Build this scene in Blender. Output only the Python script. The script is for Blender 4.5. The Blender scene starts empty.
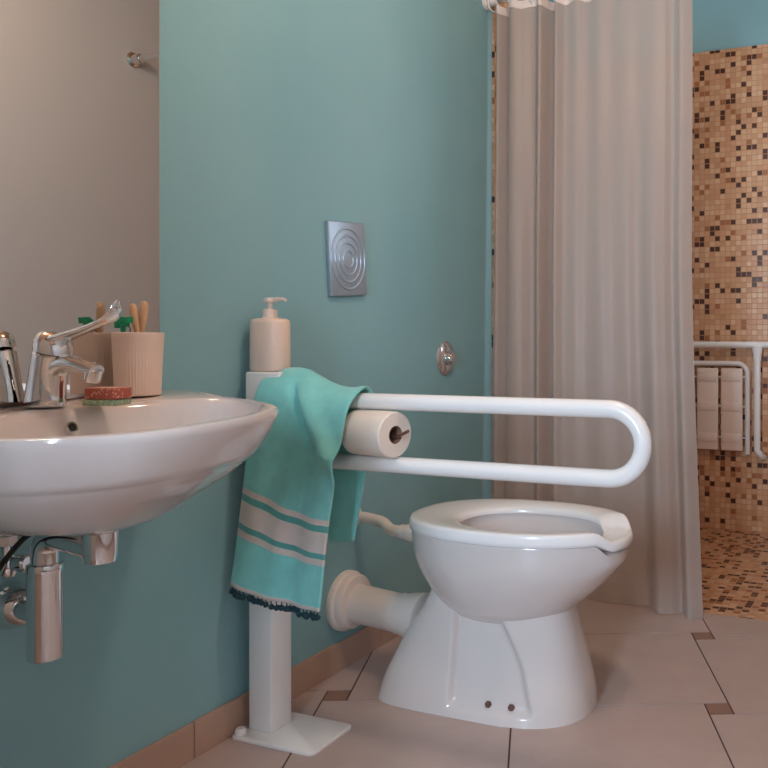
import bpy, bmesh, math, random
from mathutils import Vector, Matrix
random.seed(7)
S = bpy.context.scene
COL = S.collection
PI = math.pi

# ------------------------------------------------------------------ helpers
def rgb(r, g, b):
    def f(c):
        c /= 255.0
        return c / 12.92 if c <= 0.04045 else ((c + 0.055) / 1.055) ** 2.4
    return (f(r), f(g), f(b), 1.0)

def new_mat(name):
    m = bpy.data.materials.new(name); m.use_nodes = True
    return m, m.node_tree.nodes, m.node_tree.links, m.node_tree.nodes['Principled BSDF']

def simple(name, col, rough=0.5, metal=0.0, coat=0.0, bump=0.0, bscale=200.0, var=0.0, vscale=6.0, sheen=0.0, spec=0.5):
    m, N, L, b = new_mat(name)
    b.inputs['Base Color'].default_value = col
    b.inputs['Roughness'].default_value = rough
    b.inputs['Metallic'].default_value = metal
    b.inputs['Coat Weight'].default_value = coat
    b.inputs['Coat Roughness'].default_value = 0.05
    b.inputs['Specular IOR Level'].default_value = spec
    if sheen: b.inputs['Sheen Weight'].default_value = sheen
    tc = N.new('ShaderNodeTexCoord')
    if bump:
        n = N.new('ShaderNodeTexNoise'); n.inputs['Scale'].default_value = bscale; n.inputs['Detail'].default_value = 4
        bp = N.new('ShaderNodeBump'); bp.inputs['Strength'].default_value = bump; bp.inputs['Distance'].default_value = 0.002
        L.new(tc.outputs['Object'], n.inputs['Vector']); L.new(n.outputs['Fac'], bp.inputs['Height']); L.new(bp.outputs['Normal'], b.inputs['Normal'])
    if var:
        n2 = N.new('ShaderNodeTexNoise'); n2.inputs['Scale'].default_value = vscale; n2.inputs['Detail'].default_value = 5
        mx = N.new('ShaderNodeMix'); mx.data_type = 'RGBA'
        mx.inputs[6].default_value = tuple(c * (1 - var) for c in col[:3]) + (1,)
        mx.inputs[7].default_value = tuple(min(1, c * (1 + var)) for c in col[:3]) + (1,)
        L.new(tc.outputs['Object'], n2.inputs['Vector']); L.new(n2.outputs['Fac'], mx.inputs[0]); L.new(mx.outputs[2], b.inputs['Base Color'])
    return m

def loc_of(o):
    v = Vector((0, 0, 0))
    while o is not None:
        v += o.location; o = o.parent
    return v

def obj(name, bm, mat, parent=None, smooth=True, label=None, angle=40):
    """Link a bmesh built in world coordinates as one mesh object."""
    bmesh.ops.recalc_face_normals(bm, faces=bm.faces)
    if parent is not None:
        bmesh.ops.translate(bm, verts=bm.verts, vec=-loc_of(parent))
    me = bpy.data.meshes.new(name); bm.to_mesh(me); bm.free()
    o = bpy.data.objects.new(name, me); COL.objects.link(o)
    for m in (mat if isinstance(mat, (list, tuple)) else [mat]): me.materials.append(m)
    if smooth:
        me.polygons.foreach_set('use_smooth', [True] * len(me.polygons))
        me.set_sharp_from_angle(angle=math.radians(angle))
    if parent is not None: o.parent = parent
    if label: o['label'] = label
    return o

def tag(o, label, cat, group=None):
    o['label'] = label; o['category'] = cat
    if group: o['group'] = group
    return o

def thing(name, label, cat, loc, group=None):
    o = bpy.data.objects.new(name, None); COL.objects.link(o)
    o.location = loc; o.empty_display_size = 0.05
    return tag(o, label, cat, group)

def struct(name, bm, mat, smooth=False):
    o = obj(name, bm, mat, None, smooth); o['kind'] = 'structure'
    return o

def B(): return bmesh.new()

def add_box(bm, x0, x1, y0, y1, z0, z1, bev=0.0, seg=3, mat=0):
    r = bmesh.ops.create_cube(bm, size=1.0)
    vs = r['verts']
    for v in vs:
        v.co = Vector(((x0 + x1) / 2 + v.co.x * (x1 - x0), (y0 + y1) / 2 + v.co.y * (y1 - y0), (z0 + z1) / 2 + v.co.z * (z1 - z0)))
    fs = set(f for v in vs for f in v.link_faces)
    for f in fs: f.material_index = mat
    if bev:
        es = list(set(e for v in vs for e in v.link_edges))
        bmesh.ops.bevel(bm, geom=es, offset=bev, segments=seg, profile=0.5, affect='EDGES')

def loft(bm, rings, cap0=True, cap1=True, closed=True, mat=0):
    vr = [[bm.verts.new(p) for p in r] for r in rings]
    n = len(vr[0])
    for a, b in zip(vr, vr[1:]):
        for i in range(n if closed else n - 1):
            j = (i + 1) % n
            f = bm.faces.new((a[i], a[j], b[j], b[i])); f.material_index = mat
    if cap0: bm.faces.new(vr[0])
    if cap1: bm.faces.new(vr[-1])
    return vr

def frame(d):
    d = d.normalized()
    up = Vector((0, 0, 1)) if abs(d.z) < 0.9 else Vector((1, 0, 0))
    u = d.cross(up).normalized(); v = u.cross(d).normalized()
    return u, v

def add_tube(bm, pts, r, n=20, cap=True):
    pts = [Vector(p) for p in pts]
    rs = r if isinstance(r, (list, tuple)) else [r] * len(pts)
    rings = []; u = None
    for i, p in enumerate(pts):
        d = (pts[min(i + 1, len(pts) - 1)] - pts[max(i - 1, 0)])
        if d.length < 1e-9: d = Vector((0, 0, 1))
        d.normalize()
        if u is None: u, v = frame(d)
        else:
            u = (u - d * u.dot(d)).normalized(); v = u.cross(d).normalized()
        rings.append([p + (u * math.cos(2 * PI * k / n) + v * math.sin(2 * PI * k / n)) * rs[i] for k in range(n)])
    loft(bm, rings, cap, cap)

def add_lathe(bm, prof, origin, axis=(0, 0, 1), n=40, cap0=True, cap1=True, sx=1.0, sy=1.0):
    """prof: (radius, distance along axis)"""
    o = Vector(origin); d = Vector(axis).normalized(); u, v = frame(d)
    rings = [[o + d * h + (u * sx * math.cos(2 * PI * k / n) + v * sy * math.sin(2 * PI * k / n)) * max(r, 1e-4) for k in range(n)] for r, h in prof]
    loft(bm, rings, cap0, cap1)

def arc(c, r, a0, a1, n, plane='xz'):
    out = []
    for i in range(n + 1):
        a = a0 + (a1 - a0) * i / n
        if plane == 'xz': out.append((c[0] + r * math.cos(a), c[1], c[2] + r * math.sin(a)))
        elif plane == 'xy': out.append((c[0] + r * math.cos(a), c[1] + r * math.sin(a), c[2]))
        else: out.append((c[0], c[1] + r * math.cos(a), c[2] + r * math.sin(a)))
    return out

def interp(t, xs, ys):
    if t <= xs[0]: return ys[0]
    for i in range(len(xs) - 1):
        if t <= xs[i + 1]:
            f = (t - xs[i]) / (xs[i + 1] - xs[i]); return ys[i] + (ys[i + 1] - ys[i]) * f
    return ys[-1]

def smooth_interp(t, xs, ys):
    """Catmull-Rom through (xs, ys)"""
    if t <= xs[0]: return ys[0]
    if t >= xs[-1]: return ys[-1]
    for i in range(len(xs) - 1):
        if t <= xs[i + 1]:
            def slope(k):
                a, b = max(k - 1, 0), min(k + 1, len(xs) - 1)
                return (ys[b] - ys[a]) / (xs[b] - xs[a])
            h = xs[i + 1] - xs[i]; f = (t - xs[i]) / h
            m0, m1 = slope(i) * h, slope(i + 1) * h
            return (2*f**3-3*f**2+1)*ys[i] + (f**3-2*f**2+f)*m0 + (-2*f**3+3*f**2)*ys[i+1] + (f**3-f**2)*m1

def sstep(a, b, x):
    t = max(0.0, min(1.0, (x - a) / (b - a))); return t * t * (3 - 2 * t)

def bez(p0, p1, p2, p3, n=16):
    P = [Vector(p) for p in (p0, p1, p2, p3)]
    out = []
    for i in range(n + 1):
        t = i / n
        out.append(P[0]*(1-t)**3 + P[1]*3*t*(1-t)**2 + P[2]*3*t*t*(1-t) + P[3]*t**3)
    return out

# ------------------------------------------------------------------ camera (a shift lens: the picture is a crop of a wider frame)
F, CX, CY, H, D = 821.0, 576.0, 338.0, 0.93, 1.45
cam = bpy.data.cameras.new('camera'); co = bpy.data.objects.new('camera', cam); COL.objects.link(co)
cam.sensor_width = 36; cam.sensor_fit = 'HORIZONTAL'; cam.lens = F / 768 * 36
cam.shift_x = (384 - CX) / 768; cam.shift_y = (CY - 384) / 768
cam.clip_start = 0.02
co.location = (D, 0, H); co.rotation_euler = (PI / 2, 0, math.atan(317 / 821.0))
S.camera = co

# ------------------------------------------------------------------ materials
CERAMIC = simple('white_ceramic', rgb(219, 209, 204), 0.12, coat=0.6)
SEATW = simple('white_seat_plastic', rgb(240, 237, 235), 0.18, coat=0.3)
ENAMEL = simple('white_enamel', rgb(238, 234, 230), 0.22, coat=0.4)
PVC = simple('cream_plastic', rgb(240, 228, 220), 0.35)
CHROME = simple('chrome', (0.78, 0.77, 0.76, 1), 0.07, metal=1.0)
STEEL = simple('brushed_steel', rgb(168, 180, 192), 0.36, metal=0.55, bump=0.05, bscale=300)
DARK = simple('dark_rubber_and_hole_shade', rgb(28, 26, 26), 0.6)
RUST = simple('brown_metal', rgb(120, 84, 72), 0.4, metal=0.6)
BEIGE = simple('beige_plastic', rgb(236, 208, 190), 0.45, bump=0.05, bscale=80)
PINKW = simple('pale_plastic', rgb(235, 214, 200), 0.35)
GREEN = simple('green_plastic', rgb(20, 165, 115), 0.4)
BAMBOO = simple('bamboo', rgb(222, 178, 138), 0.5, var=0.1, vscale=60)
PAPER = simple('tissue_paper', rgb(240, 226, 212), 0.9, bump=0.3, bscale=400)
CARD = simple('cardboard', rgb(140, 110, 90), 0.9)
RWALL = simple('pale_plaster', rgb(214, 203, 198), 0.85, bump=0.1, bscale=120)
POMPOM = simple('dark_teal_yarn', rgb(30, 62, 72), 0.95, bump=0.5, bscale=600)
HEMW = simple('white_cotton', rgb(232, 214, 204), 0.9)
SLATW = simple('ivory_seat_plastic', rgb(235, 214, 200), 0.4)

def teal_wall():
    m, N, L, b = new_mat('teal_paint')
    tc = N.new('ShaderNodeTexCoord')
    n = N.new('ShaderNodeTexNoise'); n.inputs['Scale'].default_value = 2.2; n.inputs['Detail'].default_value = 6
    r = N.new('ShaderNodeValToRGB')
    r.color_ramp.elements[0].position = 0.3; r.color_ramp.elements[0].color = rgb(130, 177, 184)
    r.color_ramp.elements[1].position = 0.75; r.color_ramp.elements[1].color = rgb(143, 186, 191)
    L.new(tc.outputs['Object'], n.inputs['Vector']); L.new(n.outputs['Fac'], r.inputs['Fac']); L.new(r.outputs['Color'], b.inputs['Base Color'])
    n2 = N.new('ShaderNodeTexNoise'); n2.inputs['Scale'].default_value = 90; n2.inputs['Detail'].default_value = 5
    bp = N.new('ShaderNodeBump'); bp.inputs['Strength'].default_value = 0.12; bp.inputs['Distance'].default_value = 0.003
    L.new(tc.outputs['Object'], n2.inputs['Vector']); L.new(n2.outputs['Fac'], bp.inputs['Height']); L.new(bp.outputs['Normal'], b.inputs['Normal'])
    b.inputs['Roughness'].default_value = 0.55
    return m
TEAL = teal_wall()

def mosaic(name, ax, pitch=0.0255, dark=0.13):
    """small square mosaic; ax = the two object axes of the tile grid"""
    m, N, L, b = new_mat(name)
    tc = N.new('ShaderNodeTexCoord'); sp = N.new('ShaderNodeSeparateXYZ'); L.new(tc.outputs['Object'], sp.inputs[0])
    def math_n(op, a, v=None):
        k = N.new('ShaderNodeMath'); k.operation = op
        if hasattr(a, 'links'): L.new(a, k.inputs[0])
        else: k.inputs[0].default_value = a
        if v is not None:
            if hasattr(v, 'links'): L.new(v, k.inputs[1])
            else: k.inputs[1].default_value = v
        return k.outputs[0]
    cells = []; edges = []
    for a in ax:
        u = math_n('DIVIDE', sp.outputs['XYZ'.index(a)], pitch)
        cells.append(math_n('FLOOR', u)); fr = math_n('FRACT', u)
        edges.append(math_n('ABSOLUTE', math_n('SUBTRACT', fr, 0.5)))
    cm = N.new('ShaderNodeCombineXYZ'); L.new(cells[0], cm.inputs[0]); L.new(cells[1], cm.inputs[1])
    wn = N.new('ShaderNodeTexWhiteNoise'); wn.noise_dimensions = '2D'; L.new(cm.outputs[0], wn.inputs['Vector'])
    r = N.new('ShaderNodeValToRGB'); r.color_ramp.interpolation = 'CONSTANT'
    e = r.color_ramp.elements
    e[0].position = 0.0; e[0].color = rgb(78, 46, 34)
    e[1].position = dark; e[1].color = rgb(195, 145, 107)
    for p, c in ((dark + 0.03, rgb(167, 108, 72)), (dark + 0.1, rgb(209, 161, 123)), (0.45, rgb(214, 171, 133)), (0.65, rgb(203, 154, 116)), (0.85, rgb(220, 180, 144))):
        k = e.new(p); k.color = c
    L.new(wn.outputs['Value'], r.inputs['Fac'])
    mxe = math_n('MAXIMUM', edges[0], edges[1])
    g = math_n('GREATER_THAN', mxe, 0.44)
    mx = N.new('ShaderNodeMix'); mx.data_type = 'RGBA'; mx.inputs[7].default_value = rgb(190, 138, 98)
    L.new(g, mx.inputs[0]); L.new(r.outputs['Color'], mx.inputs[6]); L.new(mx.outputs[2], b.inputs['Base Color'])
    rr = N.new('ShaderNodeMapRange'); rr.inputs['From Min'].default_value = 0; rr.inputs['From Max'].default_value = 1
    rr.inputs['To Min'].default_value = 0.25; rr.inputs['To Max'].default_value = 0.9
    L.new(g, rr.inputs['Value']); L.new(rr.outputs[0], b.inputs['Roughness'])
    bp = N.new('ShaderNodeBump'); bp.invert = True; bp.inputs['Strength'].default_value = 0.4; bp.inputs['Distance'].default_value = 0.002
    L.new(g, bp.inputs['Height']); L.new(bp.outputs['Normal'], b.inputs['Normal'])
    return m
MOS_W = mosaic('mosaic_far', 'XZ'); MOS_S = mosaic('mosaic_side', 'YZ'); MOS_F = mosaic('mosaic_floor', 'XY', dark=0.22)

def tile_mat(name, c, var=0.09):
    m, N, L, b = new_mat(name)
    tc = N.new('ShaderNodeTexCoord')
    n = N.new('ShaderNodeTexNoise'); n.inputs['Scale'].default_value = 7; n.inputs['Detail'].default_value = 8; n.inputs['Roughness'].default_value = 0.65
    mx = N.new('ShaderNodeMix'); mx.data_type = 'RGBA'
    mx.inputs[6].default_value = tuple(x * (1 - 2 * var) for x in c[:3]) + (1,); mx.inputs[7].default_value = tuple(x * (1 + 2 * var) for x in c[:3]) + (1,)
    L.new(tc.outputs['Object'], n.inputs['Vector']); L.new(n.outputs['Fac'], mx.inputs[0]); L.new(mx.outputs[2], b.inputs['Base Color'])
    b.inputs['Roughness'].default_value = 0.42
    bp = N.new('ShaderNodeBump'); bp.inputs['Strength'].default_value = 0.06; bp.inputs['Distance'].default_value = 0.002
    n3 = N.new('ShaderNodeTexNoise'); n3.inputs['Scale'].default_value = 60
    L.new(tc.outputs['Object'], n3.inputs['Vector']); L.new(n3.outputs['Fac'], bp.inputs['Height']); L.new(bp.outputs['Normal'], b.inputs['Normal'])
    return m
TILE = tile_mat('floor_tile', rgb(186, 164, 155))
TILE2 = tile_mat('floor_inset_tile', rgb(146, 112, 96), 0.05)
SKIRT = tile_mat('skirting_tile', rgb(184, 152, 134))
GROUT = simple('dark_grout', rgb(92, 66, 56), 0.9)

def wood_mat():
    m, N, L, b = new_mat('ceiling_wood')
    tc = N.new('ShaderNodeTexCoord'); mp = N.new('ShaderNodeMapping'); mp.inputs['Scale'].default_value = (14, 1.2, 1)
    n = N.new('ShaderNodeTexNoise'); n.inputs['Scale'].default_value = 4; n.inputs['Detail'].default_value = 6
    r = N.new('ShaderNodeValToRGB'); r.color_ramp.elements[0].color = rgb(150, 104, 74); r.color_ramp.elements[1].color = rgb(196, 150, 116)
    L.new(tc.outputs['Object'], mp.inputs[0]); L.new(mp.outputs[0], n.inputs['Vector']); L.new(n.outputs['Fac'], r.inputs['Fac']); L.new(r.outputs['Color'], b.inputs['Base Color'])
    b.inputs['Roughness'].default_value = 0.5
    return m
WOOD = wood_mat()

def mirror_mat():
    m, N, L, b = new_mat('silvered_glass')
    b.inputs['Base Color'].default_value = (0.86, 0.87, 0.86, 1); b.inputs['Metallic'].default_value = 1; b.inputs['Roughness'].default_value = 0.01
    return m
MIRROR = mirror_mat()
MEDGE = simple('mirror_edge', rgb(150, 160, 158), 0.3)
MEDGEB = simple('tarnished_mirror_edge', rgb(96, 66, 58), 0.5)

def glass_mat(name, tint=(1, 1, 1, 1), gl=0.08):
    m = bpy.data.materials.new(name); m.use_nodes = True
    N, L = m.node_tree.nodes, m.node_tree.links
    for x in list(N): N.remove(x)
    out = N.new('ShaderNodeOutputMaterial'); t = N.new('ShaderNodeBsdfTransparent'); g = N.new('ShaderNodeBsdfGlossy'); mx = N.new('ShaderNodeMixShader')
    t.inputs[0].default_value = tint; g.inputs['Roughness'].default_value = 0.03
    lw = N.new('ShaderNodeLayerWeight'); lw.inputs[0].default_value = 0.25
    ad = N.new('ShaderNodeMath'); ad.operation = 'ADD'; ad.inputs[1].default_value = gl; ad.use_clamp = True
    L.new(lw.outputs['Fresnel'], ad.inputs[0]); L.new(ad.outputs[0], mx.inputs[0])
    L.new(t.outputs[0], mx.inputs[1]); L.new(g.outputs[0], mx.inputs[2]); L.new(mx.outputs[0], out.inputs[0])
    return m
PANE = glass_mat('window_glass'); CLEAR = glass_mat('clear_plastic', (0.9, 0.9, 0.9, 1), 0.25)

def curtain_mat():
    m = bpy.data.materials.new('translucent_vinyl'); m.use_nodes = True
    N, L = m.node_tree.nodes, m.node_tree.links
    b = N['Principled BSDF']; out = N['Material Output']
    b.inputs['Base Color'].default_value = rgb(206, 192, 183); b.inputs['Roughness'].default_value = 0.42
    tr = N.new('ShaderNodeBsdfTranslucent'); tr.inputs[0].default_value = rgb(206, 194, 188)
    tp = N.new('ShaderNodeBsdfTransparent')
    m1 = N.new('ShaderNodeMixShader'); m1.inputs[0].default_value = 0.42
    m2 = N.new('ShaderNodeMixShader'); m2.inputs[0].default_value = 0.1
    L.new(b.outputs[0], m1.inputs[1]); L.new(tr.outputs[0], m1.inputs[2])
    L.new(m1.outputs[0], m2.inputs[1]); L.new(tp.outputs[0], m2.inputs[2]); L.new(m2.outputs[0], out.inputs[0])
    tc = N.new('ShaderNodeTexCoord')
    n = N.new('ShaderNodeTexNoise'); n.inputs['Scale'].default_value = 25
    bp = N.new('ShaderNodeBump'); bp.inputs['Strength'].default_value = 0.06; bp.inputs['Distance'].default_value = 0.004
    L.new(tc.outputs['Object'], n.inputs['Vector']); L.new(n.outputs['Fac'], bp.inputs['Height']); L.new(bp.outputs['Normal'], b.inputs['Normal'])
    return m
VINYL = curtain_mat()

def towel_mat():
    m, N, L, b = new_mat('striped_terry')
    uv = N.new('ShaderNodeUVMap'); uv.uv_map = 'UVMap'; sp = N.new('ShaderNodeSeparateXYZ'); L.new(uv.outputs[0], sp.inputs[0])
    r = N.new('ShaderNodeValToRGB'); r.color_ramp.interpolation = 'CONSTANT'
    t = rgb(138, 220, 214); w = rgb(226, 214, 206); dt = rgb(96, 176, 170)
    e = r.color_ramp.elements; e[0].position = 0; e[0].color = t; e[1].position = 0.548; e[1].color = w
    for p, c in ((0.575, dt), (0.606, w), (0.708, dt), (0.738, w), (0.768, t), (0.978, w)):
        k = e.new(p); k.color = c
    L.new(sp.outputs[1], r.inputs['Fac'])
    tc = N.new('ShaderNodeTexCoord'); n = N.new('ShaderNodeTexNoise'); n.inputs['Scale'].default_value = 30; n.inputs['Detail'].default_value = 6
    mx = N.new('ShaderNodeMix'); mx.data_type = 'RGBA'; mx.blend_type = 'MULTIPLY'; mx.inputs[0].default_value = 1
    mr = N.new('ShaderNodeMapRange'); mr.inputs['To Min'].default_value = 0.8; mr.inputs['To Max'].default_value = 1.12
    L.new(tc.outputs['Object'], n.inputs['Vector']); L.new(n.outputs['Fac'], mr.inputs['Value'])
    L.new(r.outputs['Color'], mx.inputs[6]); L.new(mr.outputs[0], mx.inputs[7]); L.new(mx.outputs[2], b.inputs['Base Color'])
    n2 = N.new('ShaderNodeTexNoise'); n2.inputs['Scale'].default_value = 500; n2.inputs['Detail'].default_value = 3
    bp = N.new('ShaderNodeBump'); bp.inputs['Strength'].default_value = 0.5; bp.inputs['Distance'].default_value = 0.003
    L.new(tc.outputs['Object'], n2.inputs['Vector']); L.new(n2.outputs['Fac'], bp.inputs['Height']); L.new(bp.outputs['Normal'], b.inputs['Normal'])
    b.inputs['Roughness'].default_value = 0.95; b.inputs['Sheen Weight'].default_value = 0.3
    return m
TERRY = towel_mat()

def patterned(name, base, spot, scale):
    m, N, L, b = new_mat(name)
    tc = N.new('ShaderNodeTexCoord'); v = N.new('ShaderNodeTexVoronoi'); v.inputs['Scale'].default_value = scale
    r = N.new('ShaderNodeValToRGB'); r.color_ramp.elements[0].position = 0.25; r.color_ramp.elements[0].color = spot
    r.color_ramp.elements[1].position = 0.4; r.color_ramp.elements[1].color = base
    L.new(tc.outputs['Object'], v.inputs['Vector']); L.new(v.outputs['Distance'], r.inputs['Fac']); L.new(r.outputs['Color'], b.inputs['Base Color'])
    b.inputs['Roughness'].default_value = 0.5
    return m
SOAP_R = patterned('red_patterned_paper', rgb(172, 84, 66), rgb(218, 158, 130), 170)
SOAP_G = patterned('green_patterned_paper', rgb(140, 158, 122), rgb(182, 190, 156), 130)
SOAP_T = simple('pink_paper', rgb(222, 168, 142), 0.5)

# ------------------------------------------------------------------ the room
W, YB, YF, YS, ZC = 1.84, -1.3, 4.0, 2.745, 2.72
bm = B()
add_box(bm, -0.12, 0.0, YB - 0.12, YF + 0.12, 0, ZC)
struct('wall_left', bm, TEAL)
bm = B(); add_box(bm, 0.0, 0.011, 2.85, YF, 0, 2.30); struct('wall_left_shower_mosaic', bm, MOS_S)
# far wall with a window beyond the right edge of the picture
def wall_with_hole(bm, axis, pos, th, a0, a1, h0, h1):
    """axis 'y': wall plane across x at y=pos; axis 'x': across y at x=pos. hole a0..a1 x h0..h1"""
    lo, hi = (0, W) if axis == 'y' else (YB, YF)
    for (b0, b1, c0, c1) in ((lo, a0, 0, ZC), (a1, hi, 0, ZC), (a0, a1, 0, h0), (a0, a1, h1, ZC)):
        if axis == 'y': add_box(bm, b0, b1, pos, pos + th, c0, c1)
        else: add_box(bm, pos, pos + th, b0, b1, c0, c1)
W1 = (3.05, 3.78, 1.35, 2.25)      # shower window in the right wall
W2 = (0.72, 1.22, 0.80, 2.00)      # tall window in the back wall, behind the camera
bm = B(); add_box(bm, 0, W, YF, YF + 0.14, 0, ZC); struct('wall_far', bm, TEAL)
ZM = 2.335
bm = B(); add_box(bm, 0.011, W, YF - 0.011, YF, 0, ZM); struct('wall_far_mosaic', bm, MOS_W)
bm = B(); wall_with_hole(bm, 'x', W, 0.14, *W1); struct('wall_right', bm, RWALL)
bm = B(); wall_with_hole(bm, 'y', YB - 0.14, 0.14, *W2); struct('wall_back', bm, RWALL)
bm = B(); add_box(bm, 0.0, 0.665, -0.30, -0.20, 0, ZC); struct('added_light_blocker', bm, RWALL)  # unseen stub wall, added to keep back-window daylight off the basin side
bm = B(); add_box(bm, -0.12, W + 0.14, YB - 0.14, YF + 0.14, ZC, ZC + 0.1); struct('ceiling', bm, WOOD)

# windows (frames and panes)
def window(name, axis, pos, hole):
    a0, a1, h0, h1 = hole; am = (a0 + a1) / 2
    bm = B()
    bars = [(a0, a0 + .05, h0, h1), (a1 - .05, a1, h0, h1), (a0 + .05, a1 - .05, h0, h0 + .05), (a0 + .05, a1 - .05, h1 - .05, h1), (am - .03, am + .03, h0 + .05, h1 - .05)]
    for b0, b1, c0, c1 in bars:
        if axis == 'y': add_box(bm, b0, b1, pos + .05, pos + .10, c0, c1)
        else: add_box(bm, pos + .05, pos + .10, b0, b1, c0, c1)
    f = struct(name, bm, ENAMEL)
    bm = B()
    if axis == 'y': add_box(bm, a0 + .04, a1 - .04, pos + .07, pos + .075, h0 + .04, h1 - .04)
    else: add_box(bm, pos + .07, pos + .075, a0 + .04, a1 - .04, h0 + .04, h1 - .04)
    obj('pane', bm, PANE, f, False)
window('window_1', 'x', W, W1)
window('window_2', 'y', YB - 0.14, W2)

# floor: pinwheel tiling of big tiles and small insets over a dark bed of grout
def pinwheel():
    bm = B()
    add_box(bm, 0, W, YB, YS, -0.08, -0.0025, mat=2)
    Su, Sv, s, g = 0.488, 0.502, 0.062, 0.0045
    rot = math.radians(FLOOR_ROT)
    eu = Vector((math.cos(TH) * math.cos(rot) - math.sin(TH) * math.sin(rot), math.sin(TH) * math.cos(rot) + math.cos(TH) * math.sin(rot), 0))
    ev = Vector((-eu.y, eu.x, 0))
    o = Vector(FLOOR_O)
    tb = B()
    for i in range(-14, 15):
        for j in range(-14, 15):
            base = o + eu * (s * i + Su * j) + ev * (Sv * i - s * j)
            if not (-1.2 < base.x < 3.2 and YB - 1.2 < base.y < YS + 1.2): continue
            for (u0, u1, v0, v1, mi) in ((-Su, 0, s - Sv, s, 0), (0, s, 0, s, 1)):
                q = [base + eu * (u0 + g / 2) + ev * (v0 + g / 2), base + eu * (u1 - g / 2) + ev * (v0 + g / 2), base + eu * (u1 - g / 2) + ev * (v1 - g / 2), base + eu * (u0 + g / 2) + ev * (v1 - g / 2)]
                f = tb.faces.new([tb.verts.new(p) for p in q]); f.material_index = mi
    for pc, pn in (((0, 0, 0), (-1, 0, 0)), ((W, 0, 0), (1, 0, 0)), ((0, YB, 0), (0, -1, 0)), ((0, YS, 0), (0, 1, 0))):
        bmesh.ops.bisect_plane(tb, geom=tb.verts[:] + tb.edges[:] + tb.faces[:], plane_co=pc, plane_no=pn, clear_outer=True)
    r = bmesh.ops.extrude_face_region(tb, geom=tb.faces[:])
    bmesh.ops.translate(tb, verts=[v for v in r['geom'] if isinstance(v, bmesh.types.BMVert)], vec=(0, 0, -0.006))
    me = bpy.data.meshes.new('tmp'); tb.to_mesh(me); tb.free(); bm.from_mesh(me); bpy.data.meshes.remove(me)
    return bm
TH = math.atan(317 / 821.0); FLOOR_ROT = 2.8; FLOOR_O = (0.880, 2.495, 0)
struct('floor', pinwheel(), [TILE, TILE2, GROUT])
bm = B(); add_box(bm, 0, W, YS, YF, -0.08, 0.0); struct('floor_shower', bm, MOS_F)

# skirting along the left wall: separate tiles in one course
bm = B()
js = [YB, -0.73, -0.02, 0.69, 1.389, 2.096, 2.80]
for a, b in zip(js, js[1:]):
    add_box(bm, 0.0, 0.010, a + .0012, b - .0012, 0.0, 0.080, 0.0015, 2)
add_box(bm, 0.0, 0.007, YB, 2.80, 0.0, 0.078, mat=1)
struct('baseboard_left', bm, [SKIRT, GROUT])
bm = B(); add_box(bm, W - 0.01, W, YB, 2.8, 0, 0.08, 0.0015, 2); struct('baseboard_right', bm, SKIRT)

# ------------------------------------------------------------------ mirror
t = thing('mirror', 'large frameless mirror on the teal wall above the washbasin', 'mirror', (0.0, 0.5, 0.83))
bm = B(); add_box(bm, 0.001, 0.006, -0.35, 1.298, 0.816, 1.95); obj('silvered_panel', bm, MIRROR, t, False)
bm = B(); add_box(bm, 0.0005, 0.0064, 1.298, 1.3015, 0.811, 1.95); obj('polished_edge', bm, MEDGE, t, False, 'pale polished side edge')
bm = B(); add_box(bm, 0.0005, 0.0070, -0.35, 1.3015, 0.8105, 0.816); obj('bottom_edge', bm, MEDGEB, t, False, 'dark tarnished bottom edge')

# ------------------------------------------------------------------ washbasin
YCB, ZR = 0.965, 0.808
TILT = 0.040            # the basin hangs slightly out of level: its far side is higher
def zrim(y): return ZR + TILT * (y - YCB)
NB = 112
def radial(inside, cx, cy, n=NB, rmax=1.0):
    out = []
    for k in range(n):
        a = 2 * PI * k / n; lo, hi = 0.0, rmax
        for _ in range(40):
            m = (lo + hi) / 2
            if inside(cx + m * math.cos(a), cy + m * math.sin(a)): lo = m
            else: hi = m
        out.append((cx + lo * math.cos(a), cy + lo * math.sin(a)))
    return out
BXS = [0, .07, .15, .23, .30, .355, .43, .48, .51, .528, .536, .5385]
BHW = [.362, .347, .315, .282, .254, .232, .197, .163, .130, .088, .045, 0]
def basin_in(x, y):
    if x < 0.0085 or x > .5385 * .972: return False
    hw = smooth_interp(x / .972, BXS, BHW)
    if x < 0.0385: hw -= 0.03 - math.sqrt(max(0, 0.03 ** 2 - (0.0385 - x) ** 2))
    if y < 0: hw += .022 * math.exp(-((x - .40) / .10) ** 2) * min(1, hw / .1)
    return abs(y) <= hw
OUT = radial(basin_in, 0.2, 0.0)
def bowl_in(x, y):
    return (abs((x - 0.302) / 0.182)) ** 2.3 + (abs(y / (0.245 - .28 * (x - .302)))) ** 2.3 <= 1
INN = radial(bowl_in, 0.302, 0.0)
def scaled(pts, s, c): return [(c[0] + (x - c[0]) * s, c[1] + (y - c[1]) * s) for x, y in pts]
rings = []
def addring(pts, dz): rings.append([Vector((x, y + YCB, zrim(y + YCB) + dz)) for x, y in pts])
for s, dz, cx in ((0.10, -0.178, 0.25), (0.22, -0.177, 0.25), (0.36, -0.174, 0.23), (0.52, -0.163, 0.17), (0.66, -0.145, 0.10), (0.78, -0.121, 0.04), (0.86, -0.098, 0.01), (0.890, -0.086, 0.01), (0.900, -0.081, 0.01), (0.914, -0.0785, 0.01), (0.932, -0.068, 0.01), (0.955, -0.052, 0.01), (0.980, -0.032, 0.01), (0.995, -0.016, 0.01), (1.0, -0.008, 0.01), (0.996, -0.002, 0.01), (0.983, 0.0, 0.02)):
    addring(scaled(OUT, s, (cx, 0)), dz)
addring([((a[0] * 0.5 + b[0] * 0.5), (a[1] * 0.5 + b[1] * 0.5)) for a, b in zip(OUT, INN)], -0.002)
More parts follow.
